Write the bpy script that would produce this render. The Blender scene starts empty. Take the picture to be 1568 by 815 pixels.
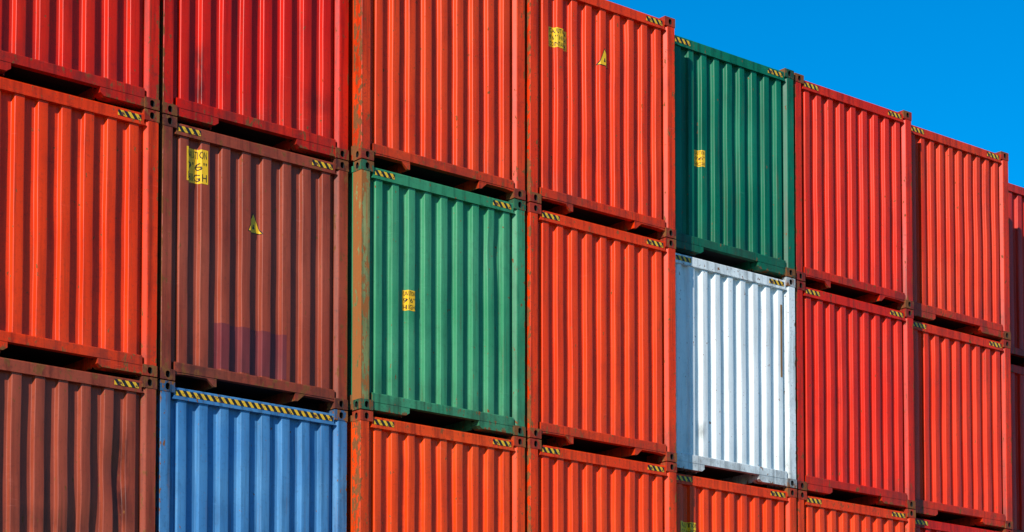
import bpy, math, random
import numpy as np
from mathutils import noise, Vector
ZOOM=None
random.seed(7)
sc=bpy.context.scene
sc.view_settings.view_transform='Standard'; sc.view_settings.look='None'; sc.view_settings.exposure=0
W=2.438; HC=2.896; H=2.91; L=12.19; P=2.50
BASE=3*H            # height of the seam between tier 3 and tier 4
# ------------------------------------------------------------------ materials
def nd(nt,t,**k):
    n=nt.nodes.new(t)
    for a,v in k.items(): setattr(n,a,v)
    return n
def lk(nt,a,b): nt.links.new(a,b)
def ramp(nt,src,p0,p1,c0=(0,0,0,1),c1=(1,1,1,1)):
    r=nd(nt,'ShaderNodeValToRGB'); e=r.color_ramp.elements
    e[0].position=p0; e[0].color=c0; e[1].position=p1; e[1].color=c1
    lk(nt,src,r.inputs[0]); return r.outputs[0]
def mixc(nt,fac,a,b,mode='MIX'):
    m=nd(nt,'ShaderNodeMix',data_type='RGBA',blend_type=mode)
    if isinstance(fac,(int,float)): m.inputs[0].default_value=fac
    else: lk(nt,fac,m.inputs[0])
    for s,i in ((a,6),(b,7)):
        if isinstance(s,tuple): m.inputs[i].default_value=s
        else: lk(nt,s,m.inputs[i])
    return m.outputs[2]
def math_(nt,op,a,b=None):
    m=nd(nt,'ShaderNodeMath',operation=op)
    for s,i in ((a,0),(b,1)):
        if s is None: continue
        if isinstance(s,(int,float)): m.inputs[i].default_value=s
        else: lk(nt,s,m.inputs[i])
    return m.outputs[0]
def mrange(nt,src,a,b,c,d):
    n=nd(nt,'ShaderNodeMapRange'); lk(nt,src,n.inputs[0])
    for i,x in enumerate((a,b,c,d)): n.inputs[i+1].default_value=x
    return n.outputs[0]
def nz(nt,vec,scale,detail=4,rough=.5,sx=None):
    if sx is not None:
        mp=nd(nt,'ShaderNodeMapping'); mp.inputs['Scale'].default_value=sx; lk(nt,vec,mp.inputs[0]); vec=mp.outputs[0]
    n=nd(nt,'ShaderNodeTexNoise'); n.inputs['Scale'].default_value=scale
    n.inputs['Detail'].default_value=detail; n.inputs['Roughness'].default_value=rough
    lk(nt,vec,n.inputs['Vector']); return n.outputs[0]
def paint(name,col,fade,rust=.3,rough=.42,dirt=.5,rustcol=(.13,.035,.012,1),scr=.25,edge=0.):
    m=bpy.data.materials.new(name); m.use_nodes=True; nt=m.node_tree; b=nt.nodes['Principled BSDF']
    tc=nd(nt,'ShaderNodeTexCoord'); oi=nd(nt,'ShaderNodeObjectInfo')
    off=math_(nt,'MULTIPLY',oi.outputs['Random'],61.0)
    va=nd(nt,'ShaderNodeVectorMath',operation='ADD'); lk(nt,tc.outputs['Object'],va.inputs[0]); lk(nt,off,va.inputs[1])
    v=va.outputs[0]
    sx=nd(nt,'ShaderNodeSeparateXYZ'); lk(nt,tc.outputs['Object'],sx.inputs[0])
    c=col+(1,); f=fade+(1,)
    big=nz(nt,v,.9,4,.55)
    base=mixc(nt,ramp(nt,big,.40,.72),c,f)
    # rain streaks (vertical) and chalking
    st=nz(nt,v,1,5,.6,(14,14,.7))
    base=mixc(nt,math_(nt,'MULTIPLY',ramp(nt,st,.48,.73),.55*dirt*2),base,tuple(x*.33 for x in col)+(1,))
    st2=nz(nt,v,1,6,.65,(38,38,1.6))
    base=mixc(nt,math_(nt,'MULTIPLY',ramp(nt,st2,.58,.76),.15),base,tuple(min(1,x*1.15) for x in fade)+(1,))
    # grime speckle
    sp=nz(nt,v,26,6,.7)
    base=mixc(nt,math_(nt,'MULTIPLY',ramp(nt,sp,.54,.72),.6*dirt),base,(.03,.02,.018,1))
    # smudges: broad soot patches
    smg=math_(nt,'MULTIPLY',ramp(nt,nz(nt,v,2.1,7,.62,(1.5,1.5,.8)),.55,.72),.6*dirt)
    base=mixc(nt,smg,base,tuple(x*.30+.004 for x in col)+(1,))
    # grime gathering at the bottom of the panel
    bt=math_(nt,'MULTIPLY',mrange(nt,sx.outputs[2],.6,.2,0,1),ramp(nt,nz(nt,v,3.2,6,.65),.38,.64))
    base=mixc(nt,math_(nt,'MULTIPLY',bt,.6*dirt),base,(.045,.028,.02,1))
    # handling scuffs: thin scratches
    wv=nz(nt,v,1,3,.5,(5,5,90))
    msk=nz(nt,v,2.3,3,.5)
    sc_=math_(nt,'MULTIPLY',ramp(nt,wv,.67,.69),ramp(nt,msk,.55,.62))
    base=mixc(nt,math_(nt,'MULTIPLY',sc_,scr),base,tuple(min(1,x*1.3+.08) for x in fade)+(1,))
    low=mrange(nt,sx.outputs[2],.75,.1,0,.06)
    hi=mrange(nt,sx.outputs[2],2.55,2.85,0,.04)
    rn=nz(nt,v,5.5,9,.68,(1.6,1.6,.7))
    rn=math_(nt,'ADD',math_(nt,'ADD',rn,low),hi)
    ch=nz(nt,v,19,6,.6,(1,1,.55))
    if edge:
        ax=math_(nt,'ABSOLUTE',math_(nt,'SUBTRACT',sx.outputs[0],W/2))
        e=math_(nt,'MAXIMUM',mrange(nt,ax,W/2-.022,W/2,0,edge),mrange(nt,sx.outputs[2],.05,.012,0,edge*.8))
        rn=math_(nt,'ADD',rn,e); ch=math_(nt,'ADD',ch,e)
    th=.79-.28*rust
    rm=ramp(nt,rn,th,th+.05)
    rm=math_(nt,'MAXIMUM',rm,ramp(nt,ch,.695-.10*rust,.715-.10*rust))
    rc=mixc(nt,nz(nt,v,30,5,.6),rustcol,(.30,.11,.035,1))
    # rust runs: streaks hanging below
    rs=nz(nt,v,1,4,.55,(22,22,.8))
    run=math_(nt,'MULTIPLY',ramp(nt,rs,.57,.72),ramp(nt,nz(nt,v,1.4,3,.5),.43,.63))
    base=mixc(nt,math_(nt,'MULTIPLY',run,.38+.5*rust),base,rustcol)
    at=nd(nt,'ShaderNodeAttribute',attribute_name='stain')
    sm=math_(nt,'MULTIPLY',at.outputs['Fac'],ramp(nt,nz(nt,v,4,6,.6,(3,3,.8)),.25,.6))
    base=mixc(nt,sm,base,tuple(x*.12+.004 for x in col)+(1,))
    out=mixc(nt,rm,base,rc)
    hs=nd(nt,'ShaderNodeHueSaturation'); lk(nt,out,hs.inputs['Color'])
    vv=math_(nt,'ADD',math_(nt,'MULTIPLY',oi.outputs['Random'],.26),.84); lk(nt,vv,hs.inputs['Value'])
    hh=math_(nt,'ADD',math_(nt,'MULTIPLY',oi.outputs['Random'],.007),.500); lk(nt,hh,hs.inputs['Hue'])
    lk(nt,hs.outputs[0],b.inputs['Base Color'])
    rr=math_(nt,'ADD',math_(nt,'MULTIPLY',big,.22),rough-.11)
    rr=math_(nt,'MAXIMUM',rr,math_(nt,'MULTIPLY',rm,.9)); lk(nt,rr,b.inputs['Roughness'])
    b.inputs['Specular IOR Level'].default_value=.22
    bp=nd(nt,'ShaderNodeBump'); bp.inputs['Strength'].default_value=.2; bp.inputs['Distance'].default_value=.003
    lk(nt,math_(nt,'ADD',nz(nt,v,7,5,.55),math_(nt,'MULTIPLY',rm,.4)),bp.inputs['Height']); lk(nt,bp.outputs[0],b.inputs['Normal'])
    return m
def simple(name,col,rough=.6,var=.3):
    m=bpy.data.materials.new(name); m.use_nodes=True; nt=m.node_tree; b=nt.nodes['Principled BSDF']
    tc=nd(nt,'ShaderNodeTexCoord')
    n=nz(nt,tc.outputs['Object'],9,7,.65)
    lk(nt,mixc(nt,ramp(nt,n,.4,.7),col+(1,),tuple(x*(1-var) for x in col)+(1,)),b.inputs['Base Color'])
    b.inputs['Roughness'].default_value=rough
    return m
COL={
 'red':((.80,.012,.0015),(.82,.024,.004)),
 'orange':((.84,.032,.003),(.86,.054,.008)),
 'crimson':((.60,.012,.010),(.64,.022,.02)),
 'brown':((.35,.052,.024),(.41,.076,.040)),
 'green':((.038,.27,.115),(.075,.35,.165)),
 'darkgreen':((.003,.145,.068),(.008,.19,.095)),
 'white':((.76,.82,.81),(.83,.87,.86)),
 'blue':((.050,.20,.40),(.09,.28,.48)),
}
MAT={}
for k,(c,f) in COL.items():
    w=dict(green=.24,white=.16,darkgreen=.12,blue=.20,orange=.34,brown=.44).get(k,.27)
    MAT[k]=(paint(k+'_paint',c,f,w,.33,.3 if k=='white' else .5),
            paint(k+'_frame_paint',tuple(x*.92 for x in c),f,w+.26,.42,.8,edge=.11),
            paint(k+'_casting_paint',tuple(x*.42+.012 for x in c),tuple(x*.6+.01 for x in f),.9,.6,1))
MAT_RUSTYPOST=paint('rusty_green_post',(.24,.28,.10),(.38,.38,.15),.95,.55,1,(.42,.13,.03,1),edge=.12)
MAT_UNDER=simple('underfloor_steel',(.030,.018,.014),.8)
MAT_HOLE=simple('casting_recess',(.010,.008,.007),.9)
def hazard_mat():
    m=bpy.data.materials.new('hazard_tape'); m.use_nodes=True; nt=m.node_tree; b=nt.nodes['Principled BSDF']
    tc=nd(nt,'ShaderNodeTexCoord'); s=nd(nt,'ShaderNodeSeparateXYZ'); lk(nt,tc.outputs['Object'],s.inputs[0])
    d=math_(nt,'ADD',s.outputs[0],math_(nt,'MULTIPLY',s.outputs[2],.75))
    f=math_(nt,'FRACT',math_(nt,'MULTIPLY',d,11.5))
    g=math_(nt,'GREATER_THAN',f,.48)
    n=nz(nt,tc.outputs['Object'],18,7,.7)
    y=mixc(nt,ramp(nt,n,.5,.75),(.88,.50,.010,1),(.35,.17,.02,1))
    c=mixc(nt,g,y,(.012,.010,.009,1))
    c=mixc(nt,ramp(nt,nz(nt,tc.outputs['Object'],11,8,.7),.57,.61),c,(.10,.03,.015,1))
    lk(nt,c,b.inputs['Base Color']); b.inputs['Roughness'].default_value=.5
    return m
MAT_HAZ=hazard_mat()
MAT_YEL=simple('yellow_sticker',(.92,.50,.004),.45,.10)
MAT_TXT=simple('sticker_print',(.012,.010,.010),.5)
MAT_BRN=simple('faded_strip',(.28,.13,.03),.6)
MAT_PURP=paint('repaint_patch',(.18,.028,.034),(.21,.040,.045),.1,.36,.4)

# ------------------------------------------------------------------ geometry helper
class MB:
    def __init__(s): s.v=[];s.f=[];s.m=[];s.sm=[];s.st={}
    def add(s,vs,fs,mat,smooth=False):
        o=len(s.v); s.v+= [tuple(q) for q in vs]
        for f in fs: s.f.append(tuple(i+o for i in f)); s.m.append(mat); s.sm.append(smooth)
        return o
    def box(s,x0,x1,y0,y1,z0,z1,mat):
        s.add([(x0,y0,z0),(x1,y0,z0),(x1,y1,z0),(x0,y1,z0),(x0,y0,z1),(x1,y0,z1),(x1,y1,z1),(x0,y1,z1)],
              [(0,3,2,1),(4,5,6,7),(0,1,5,4),(1,2,6,5),(2,3,7,6),(3,0,4,7)],mat)
    def prism(s,poly,a,b,axis,mat):
        n=len(poly)
        def mk(p,t):
            return {'z':(p[0],p[1],t),'y':(p[0],t,p[1]),'x':(t,p[0],p[1])}[axis]
        vs=[mk(p,a) for p in poly]+[mk(p,b) for p in poly]
        fs=[tuple(range(n-1,-1,-1)),tuple(range(n,2*n))]+[(i,(i+1)%n,n+(i+1)%n,n+i) for i in range(n)]
        s.add(vs,fs,mat)
    def obj(s,name,mats):
        me=bpy.data.meshes.new(name); me.from_pydata(s.v,[],s.f)
        for m in mats: me.materials.append(m)
        me.polygons.foreach_set('material_index',s.m); me.polygons.foreach_set('use_smooth',s.sm)
        if s.st:
            a=me.attributes.new('stain','FLOAT','POINT'); arr=[0.]*len(s.v)
            for k,x in s.st.items(): arr[k]=x
            a.data.foreach_set('value',arr)
        me.update()
        o=bpy.data.objects.new(name,me); sc.collection.objects.link(o)
        return o
def chamf(x0,x1,y0,y1,c):
    return [(x0+c,y0),(x1-c,y0),(x1,y0+c),(x1,y1-c),(x1-c,y1),(x0+c,y1),(x0,y1-c),(x0,y0+c)]
def holed(mb,org,U,V,N,w,h,cx,cz,hw,hh,depth,mat):
    """rectangular face with a stadium hole: org corner, U,V in-plane axes, N outward."""
    org,U,V,N=[np.array(a,float) for a in (org,U,V,N)]
    n=24; r=min(hw,hh)/2
    ring=[];outer=[]
    for i in range(n):
        a=2*math.pi*(i+.5)/n; ca,sa=math.cos(a),math.sin(a)
        x=ca*r+ (math.copysign(hw/2-r,ca)); z=sa*r+(math.copysign(hh/2-r,sa))
        ring.append((cx+x,cz+z))
        t=min((w-cx if ca>0 else cx)/abs(ca) if abs(ca)>1e-6 else 9,(h-cz if sa>0 else cz)/abs(sa) if abs(sa)>1e-6 else 9)
        outer.append([cx+ca*t,cz+sa*t])
    for tx,tz in ((0,0),(w,0),(w,h),(0,h)):
        j=min(range(n),key=lambda i:(outer[i][0]-tx)**2+(outer[i][1]-tz)**2); outer[j]=[tx,tz]
    g=lambda p,d:org+U*p[0]+V*p[1]-N*d
    vs=[g(p,0) for p in outer]+[g(p,0) for p in ring]
    fs=[(i,(i+1)%n,n+(i+1)%n,n+i) for i in range(n)]
    mb.add(vs,fs,mat)
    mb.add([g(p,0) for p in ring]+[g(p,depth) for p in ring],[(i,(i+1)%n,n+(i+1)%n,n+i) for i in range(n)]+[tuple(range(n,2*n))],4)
def casting(mb,left,z0,front=True):
    h=.118;w=.178;d=.162;e=.005
    x0=-e if left else W-w+e; x1=x0+w
    y0=-e if front else L-d+e; y1=y0+d
    if left: inner=x1
    else: inner=x0
    yb=y1 if front else y0; yf=y0 if front else y1
    mb.add([(x0,yb,z0),(x1,yb,z0),(x1,yb,z0+h),(x0,yb,z0+h)],[(0,1,2,3)],2)
    mb.add([(inner,y0,z0),(inner,y1,z0),(inner,y1,z0+h),(inner,y0,z0+h)],[(0,1,2,3)],2)
    mb.add([(x0,y0,z0),(x1,y0,z0),(x1,y1,z0),(x0,y1,z0)],[(0,1,2,3)],2)
    mb.add([(x0,y0,z0+h),(x1,y0,z0+h),(x1,y1,z0+h),(x0,y1,z0+h)],[(0,1,2,3)],2)
    holed(mb,(x0,yf,z0),(1,0,0),(0,0,1),(0,-1 if front else 1,0),w,h,w*.5,h*.5,.055,.075,.06,2)
    xo=x0 if left else x1
    holed(mb,(xo,y0,z0),(0,1,0),(0,0,1),(-1 if left else 1,0,0),d,h,d*.5,h*.5,.055,.075,.06,2)

def profile(n):
    a,b=.15,W-.15; p=(b-a)/n
    yo,yi=.024,.076
    c=[(a,yi)]
    x=a
    fi,sl,fo=.43*p,.075*p,.42*p
    for i in range(n):
        c+= [(x+fi/2,yi),(x+fi/2+sl,yo),(x+fi/2+sl+fo,yo),(x+fi/2+2*sl+fo,yi)]
        x+=p
    c.append((b,yi))
    out=[c[0]]
    for i in range(1,len(c)-1):
        A,B,C=[np.array(q) for q in c[i-1:i+2]]
        r=.010
        p0=B+(A-B)/np.linalg.norm(A-B)*r; p2=B+(C-B)/np.linalg.norm(C-B)*r
        for t in (0,.33,.67,1):
            out.append(tuple((1-t)**2*p0+2*t*(1-t)*B+t*t*p2))
    out.append(c[-1])
    return np.array(out)
class Container:
    pass
def warp(ct,x,z):
    q=Vector((x*1.3+ct.seed,z*1.1,ct.seed*1.7))
    e=min(1,(x-.15)/.25,(W-.15-x)/.25,(z-.2)/.3,(2.75-z)/.3); e=max(0,e)
    d=noise.noise(q)*.008*ct.dent+noise.noise(Vector((x*4+ct.seed,z*1.7,3)))*.0022*ct.dent
    for (dx,dz,r,a) in ct.dents: d+=a*math.exp(-((x-dx)**2/(r*r)+(z-dz)**2/(r*r*2.5)))
    return d*e
def warpx(ct,x,z):
    e=min(1,(x-.15)/.2,(W-.15-x)/.2); e=max(0,e)
    return noise.noise(Vector((x*3+ct.seed+9,z*1.6,ct.seed)))*.0025*ct.dent*e
def surf(ct,x,z):
    return float(np.interp(x,ct.prof[:,0],ct.prof[:,1]))+warp(ct,x,z)
def conform(ct,name,verts,faces,mat,offs,parent):
    """lay a flat (x,z) mesh on the corrugated wall, cutting it at every fold"""
    import bmesh
    bm=bmesh.new(); vs=[bm.verts.new((x,0,z)) for x,z in verts]
    for f in faces:
        try: bm.faces.new([vs[i] for i in f])
        except ValueError: pass
    xs=[v.co.x for v in bm.verts]; zs=[v.co.z for v in bm.verts]
    for bx in ct.prof[:,0]:
        if min(xs)<bx<max(xs):
            bmesh.ops.bisect_plane(bm,geom=bm.verts[:]+bm.edges[:]+bm.faces[:],plane_co=(bx,0,0),plane_no=(1,0,0),dist=1e-6)
    z=math.floor(min(zs)/.1)*.1
    while z<max(zs):
        if z>min(zs): bmesh.ops.bisect_plane(bm,geom=bm.verts[:]+bm.edges[:]+bm.faces[:],plane_co=(0,0,z),plane_no=(0,0,1),dist=1e-6)
        z+=.1
    for v in bm.verts:
        x,zz=v.co.x,v.co.z
        v.co.y=surf(ct,x,zz)-offs; v.co.x=x+warpx(ct,x,zz)-.0004
    me=bpy.data.meshes.new(name); bm.to_mesh(me); bm.free(); me.materials.append(mat)
    o=bpy.data.objects.new(name,me); sc.collection.objects.link(o); o.parent=parent
    return o
def textverts(body,size,cx,cz,wid):
    cu=bpy.data.curves.new('tmp','FONT'); cu.body=body; cu.size=size; cu.align_x='CENTER'; cu.resolution_u=2
    o=bpy.data.objects.new('tmp',cu); sc.collection.objects.link(o)
    bpy.context.view_layer.update()
    me=bpy.data.meshes.new_from_object(o)
    v=np.array([tuple(q.co)[:2] for q in me.vertices]); f=[tuple(p.vertices) for p in me.polygons]
    bpy.data.objects.remove(o); bpy.data.curves.remove(cu); bpy.data.meshes.remove(me)
    mx=(v[:,0].max()+v[:,0].min())/2; s=min(1.4,wid/(v[:,0].max()-v[:,0].min()))
    mz=(v[:,1].max()+v[:,1].min())/2
    return [((a-mx)*s+cx,(b-mz)+cz) for a,b in v],f
def label(ct,par,x0,x1,z0,z1,lines):
    conform(ct,'caution_label',[(x0,z0),(x1,z0),(x1,z1),(x0,z1)],[(0,1,2,3)],MAT_YEL,.003,par)
    n=len(lines); hz=(z1-z0)/n
    for i,t in enumerate(lines):
        v,f=textverts(t,hz*.95,(x0+x1)/2,z1-hz*(i+.5),(x1-x0)*.86)
        conform(ct,'label_text',v,f,MAT_TXT,.005,par)
def triangle(ct,par,cx,z0,z1,w):
    conform(ct,'warning_triangle_border',[(cx-w/2-.012,z0-.008),(cx+w/2+.012,z0-.008),(cx,z1+.02)],[(0,1,2)],MAT_TXT,.003,par)
    conform(ct,'warning_triangle',[(cx-w/2,z0),(cx+w/2,z0),(cx,z1)],[(0,1,2)],MAT_YEL,.005,par)
    conform(ct,'warning_mark',[(cx-.014,z0+.04),(cx+.014,z0+.04),(cx+.004,z0+.09),(cx-.004,z0+.09)],[(0,1,2,3)],MAT_TXT,.0065,par)

def build(col,tier,color,y,n=9,base='A',haz='ends',dent=1.,labels=(),stains=(),dents=(),postmat=None,visible=True,sides=True):
    ct=Container(); ct.seed=col*7.31+tier*3.77+20; ct.prof=profile(n); ct.dent=dent; ct.dents=list(dents)
    par=bpy.data.objects.new('shipping_container',None); sc.collection.objects.link(par)
    par.location=(col*P,y,BASE+(tier-3)*H); par.empty_display_size=.3
    mb=MB()
    zs=np.linspace(.20,2.75,31 if visible else 6)
    vs=[];nx=len(ct.prof)
    for z in zs:
        for (x,yy) in ct.prof: vs.append((x+warpx(ct,x,z),yy+warp(ct,x,z),z))
    fs=[(j*nx+i,j*nx+i+1,(j+1)*nx+i+1,(j+1)*nx+i) for j in range(len(zs)-1) for i in range(nx-1)]
    o=mb.add(vs,fs,0,True)
    for k,(x,yy,z) in enumerate(vs):
        s=0
        for (sx_,sz,rx,rz,a) in stains: s+=a*math.exp(-((x-sx_)/rx)**4-((z-sz)/rz)**4)
        mb.st[o+k]=min(1,s)
    zt=HC-.118
    mb.prism([(.004,0),(.118,0),(.128,.006),(.158,.050),(.158,.085),(.09,.165),(0,.165),(0,.004)],.118,zt,'z',1 if postmat is None else 5)
    mb.prism([(W-.004,0),(W,.004),(W,.165),(W-.09,.165),(W-.158,.085),(W-.158,.050),(W-.128,.006),(W-.118,0)],.118,zt,'z',1)
    mb.box(0,.12,L-.16,L,.118,zt,1); mb.box(W-.12,W,L-.16,L,.118,zt,1)
    for lf in (True,False):
        for zz in (0,HC-.118):
            casting(mb,lf,zz,True); casting(mb,lf,zz,False)
        xx=.09 if lf else W-.09
        mb.box(xx-.05,xx+.05,.03,.13,-.0135,-.0005,2)
    mb.prism([(.012,2.735),(.012,2.832),(.022,2.846),(.075,2.858),(.075,2.80),(.04,2.735)],.173,W-.173,'x',1)
    mb.prism([(.004,2.715),(.004,2.733),(.080,2.733),(.080,2.715)],.158,W-.158,'x',1)
    mb.prism([(.006,.105),(.006,.200),(.012,.212),(.085,.218),(.085,.105)],.173,W-.173,'x',1)
    tx0,tx1=.704,1.734
    if base=='A':
        mb.prism([(.173,.012),(tx0-.05,.012),(tx0,.045),(tx0,.104),(.173,.104)],.010,.16,'y',1)
        mb.prism([(tx1,.104),(tx1,.045),(tx1+.05,.012),(W-.173,.012),(W-.173,.104)],.010,.16,'y',1)
    else:
        mb.prism([(.173,.075),(.30,.088),(tx0,.088),(tx0,.104),(.173,.104)],.012,.10,'y',1)
        mb.prism([(W-.173,.104),(tx1,.104),(tx1,.088),(W-.30,.088),(W-.173,.075)],.012,.10,'y',1)
        for a,s in ((tx0,-1),(tx1,1)):
            pl=[(a,.104),(a,.012),(a+s*.035,.012),(a+s*.14,.104)]
            if s<0: pl=pl[::-1]
            mb.prism(pl,.014,.05,'y',1)
            mb.box(min(a,a+s*.012),max(a,a+s*.012),.05,3.0,.014,.16,1)
    for a,s in ((tx0,-1),(tx1,1)):
        if base=='A': mb.box(min(a+s*.001,a+s*.013),max(a+s*.001,a+s*.013),.16,3.0,.014,.16,1)
    mb.box(.05,W-.05,.09,L-.05,.150,.175,3)
    yy=.5
    while yy<L-.3:
        if yy<3.1:
            mb.box(.06,tx0-.02,yy,yy+.05,.03,.149,3); mb.box(tx1+.02,W-.06,yy,yy+.05,.03,.149,3)
        else: mb.box(.06,W-.06,yy,yy+.05,.03,.149,3)
        yy+=.30 if visible else .9
    for x0 in (.004,W-.054):
        mb.box(x0,x0+.05,.158,L-.158,.02,.19,1)
        mb.box(x0,x0+.05,.158,L-.158,2.79,2.86,1)
    per=.278; ys=[.166]; off=[0]
    yv=.20
    while yv<L-.45:
        for dy,o_ in ((0,0),(.068,1),(.139,1),(.207,0)): ys.append(yv+dy); off.append(o_)
        yv+=per
    ys.append(L-.16); off.append(0)
    for sgn in (0,1):
        v2=[]
        for z in (.19,2.79):
            for a,b in zip(ys,off):
                x=.012+b*.036
                v2.append((x if sgn==0 else W-x,a,z))
        m=len(ys); mb.add(v2,[(i,i+1,m+i+1,m+i) for i in range(m-1)],0)
    v2=[];yr=[.075];zr=[0]
    yv=.25
    while yv<L-.4:
        for dy,o_ in ((0,0),(.03,1),(.12,1),(.15,0)): yr.append(yv+dy); zr.append(o_)
        yv+=.22
    yr.append(L-.01); zr.append(0)
    for x in (.03,W-.03):
        for a,b in zip(yr,zr): v2.append((x,a,2.850+b*.018))
    m=len(yr); mb.add(v2,[(i,i+1,m+i+1,m+i) for i in range(m-1)],0)
    mb.box(.12,W/2-.01,L-.09,L-.04,.13,2.77,0); mb.box(W/2+.01,W-.12,L-.09,L-.04,.13,2.77,0)
    mb.box(.178,W-.178,L-.12,L-.004,.02,.12,1); mb.box(.178,W-.178,L-.12,L-.004,2.78,2.88,1)
    for x in (.4,.85,1.58,2.03): mb.prism(chamf(x-.018,x+.018,L-.038,L-.002,.01),.06,2.82,'z',2)
    mt=list(MAT[color])+[MAT_UNDER,MAT_HOLE]
    mt.append(postmat or MAT[color][1])
    b=mb.obj('container_body',mt); b.parent=par
    segs=[]
    if haz=='ends': segs=[(.20,.48),(W-.49,W-.21)]
    elif haz=='left': segs=[(.20,.48)]
    elif haz=='right': segs=[(W-.50,W-.21)]
    elif haz=='full': segs=[(.19,W-.19)]
    hb=MB()
    for a,c in segs: hb.box(a,c,.0085,.0118,2.757,2.818,0)
    if segs:
        h=hb.obj('hazard_stripe',[MAT_HAZ]); h.parent=par
    for lb in labels:
        k=lb[0]
        if k=='label': label(ct,par,*lb[1:])
        elif k=='tri': triangle(ct,par,*lb[1:])
        elif k=='patch':
            x0,x1,z0,z1=lb[1:5]; conform(ct,'repainted_patch',[(x0,z0),(x1,z0),(x1,z1),(x0,z1)],[(0,1,2,3)],lb[5],.0015,par)
        elif k=='strip':
            x0,x1,z0,z1,mm,yy=lb[1:7]; s=MB(); s.box(x0,x1,yy,yy+.002,z0,z1,0); so=s.obj('marking_strip',[mm]); so.parent=par
    return par

OFF={-2:.05,-1:-.05,0:-.018,1:0,2:-.176,3:-.20,4:.061,5:.091,6:.303,7:1.05,8:.9,9:1.0}
C9=["CAUTION","9'6\"","HIGH"]
D={}
D[(0,4)]=dict(color='red',n=8,base='A',stains=[(1.35,.9,.06,.35,.5)])
D[(1,4)]=dict(color='red',n=8,base='A',stains=[(.50,.52,.09,.36,1.0),(2.05,.6,.25,.12,.45)])
D[(2,4)]=dict(color='orange',base='B',dent=1.3,stains=[(.75,.8,.04,.35,.5)])
D[(3,4)]=dict(color='red',base='B',dent=1.6,labels=[('label',.35,.65,2.04,2.29,["CAUTION","9'6\" HIGH","CONTAINER"]),('tri',1.24,2.0,2.2,.17)])
D[(4,4)]=dict(color='darkgreen',base='A',labels=[('label',.60,.75,1.19,1.41,C9)])
D[(5,4)]=dict(color='red',base='B')
D[(6,4)]=dict(color='orange',base='A',n=10)
D[(7,4)]=dict(color='crimson',base='A')
D[(0,3)]=dict(color='red',n=8,base='A',dent=1.6)
D[(1,3)]=dict(color='brown',n=8,base='B',dent=1.5,labels=[('label',.31,.58,2.24,2.62,C9),('tri',1.20,1.84,2.05,.18),('patch',.70,1.62,.23,.74,MAT_PURP)])
D[(2,3)]=dict(color='green',base='A',postmat=MAT_RUSTYPOST,labels=[('label',.64,.80,1.26,1.50,C9)],dents=[(1.95,2.2,.15,.02)])
D[(3,3)]=dict(color='red',base='B')
D[(4,3)]=dict(color='white',base='A',labels=[('strip',.075,.115,1.53,2.52,MAT_YEL,-.003),('strip',W-.27,W-.235,1.5,2.5,MAT_BRN,.020)],stains=[(.7,.55,.05,.1,.6)])
D[(5,3)]=dict(color='red',base='A')
D[(6,3)]=dict(color='red',base='A')
D[(7,3)]=dict(color='red',base='A')
D[(0,2)]=dict(color='brown',n=8,base='A',haz='right',dent=2.6,dents=[(2.0,1.8,.2,.035),(1.7,1.2,.2,.03)],stains=[(2.05,1.75,.08,.6,.9),(1.2,1.2,.5,.12,.4)])
D[(1,2)]=dict(color='blue',n=8,base='A',haz='full')
D[(2,2)]=dict(color='orange',base='B',dent=2.0)
D[(3,2)]=dict(color='red',base='B')
D[(4,2)]=dict(color='red',base='A',labels=[('label',.28,.60,1.98,2.23,["CAUTION","9'6\" HIGH","CONTAINER"])])
D[(5,2)]=dict(color='red',base='A')
D[(6,2)]=dict(color='red',base='A')
pool=['red','red','orange','brown','blue','green','red']
for c in range(-2,10):
    for t in range(0,5):
        d=D.get((c,t))
        if d: build(c,t,y=OFF[c]+0.0,**d)
        else: build(c,t,random.choice(pool),OFF[c],visible=False,base='A',haz='ends')

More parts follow.
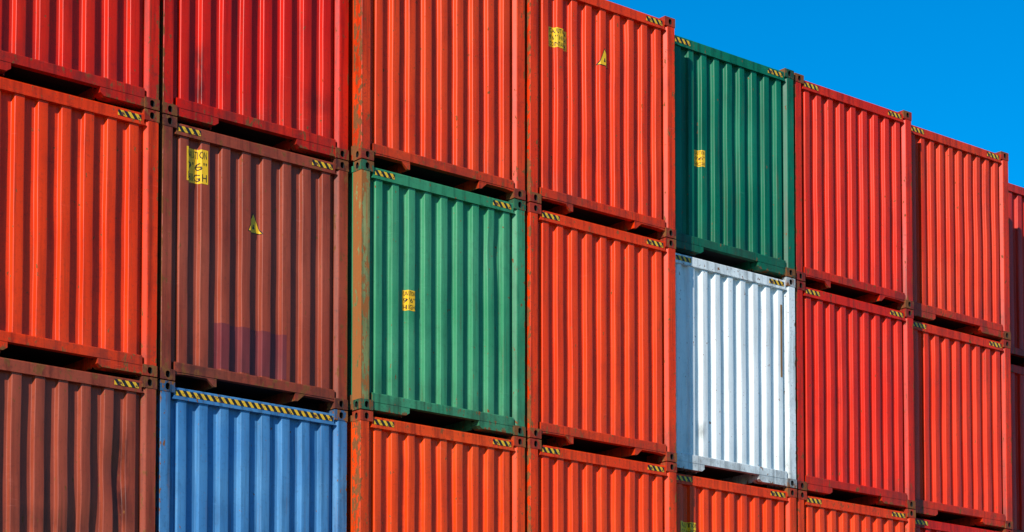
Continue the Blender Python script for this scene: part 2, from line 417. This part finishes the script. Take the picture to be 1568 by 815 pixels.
# ------------------------------------------------------------------ ground
bpy.ops.mesh.primitive_plane_add(size=4000,location=(0,0,-.02)); g=bpy.context.object; g.name='ground'
m=bpy.data.materials.new('yard_asphalt'); m.use_nodes=True; nt=m.node_tree; b=nt.nodes['Principled BSDF']
tc=nd(nt,'ShaderNodeTexCoord')
lk(nt,mixc(nt,nz(nt,tc.outputs['Object'],.35,8,.65),(.05,.05,.05,1),(.11,.105,.10,1)),b.inputs['Base Color']); b.inputs['Roughness'].default_value=.9
g.data.materials.append(m)

# ------------------------------------------------------------------ light
AZ=math.radians(64); EL=math.radians(27)
S=Vector((-math.sin(AZ)*math.cos(EL),-math.cos(AZ)*math.cos(EL),math.sin(EL)))
sl=bpy.data.lights.new('sun','SUN'); sl.energy=5; sl.angle=math.radians(.5); sl.color=(1,.94,.84)
so=bpy.data.objects.new('sun',sl); sc.collection.objects.link(so); so.rotation_euler=S.to_track_quat('Z','Y').to_euler()
w=bpy.data.worlds.new('World'); sc.world=w; w.use_nodes=True; nt=w.node_tree
bg=nt.nodes['Background']; sk=nd(nt,'ShaderNodeTexSky',sky_type='NISHITA'); sk.sun_disc=False
sk.sun_elevation=EL; sk.sun_rotation=math.atan2(S.x,S.y); sk.air_density=1.0; sk.dust_density=0.0; sk.ozone_density=3.5
hs=nd(nt,'ShaderNodeHueSaturation'); hs.inputs['Saturation'].default_value=1.75; hs.inputs['Hue'].default_value=.499; hs.inputs['Value'].default_value=1.2
lk(nt,sk.outputs[0],hs.inputs['Color']); lk(nt,hs.outputs[0],bg.inputs[0]); bg.inputs[1].default_value=.135

# ------------------------------------------------------------------ camera
cam=bpy.data.cameras.new('camera'); co=bpy.data.objects.new('camera',cam); sc.collection.objects.link(co)
yaw,tilt,f,v0=.6845,.0535,3342.7,786.8
co.location=(-9.2543,-20.3773,BASE-5.5693)
F=Vector((math.sin(yaw)*math.cos(tilt),math.cos(yaw)*math.cos(tilt),math.sin(tilt)))
co.rotation_euler=F.to_track_quat('-Z','Y').to_euler()
cam.sensor_width=36; cam.lens=f/1568*36; cam.shift_y=v0/1568; cam.clip_end=5000; cam.clip_start=.1
sc.camera=co
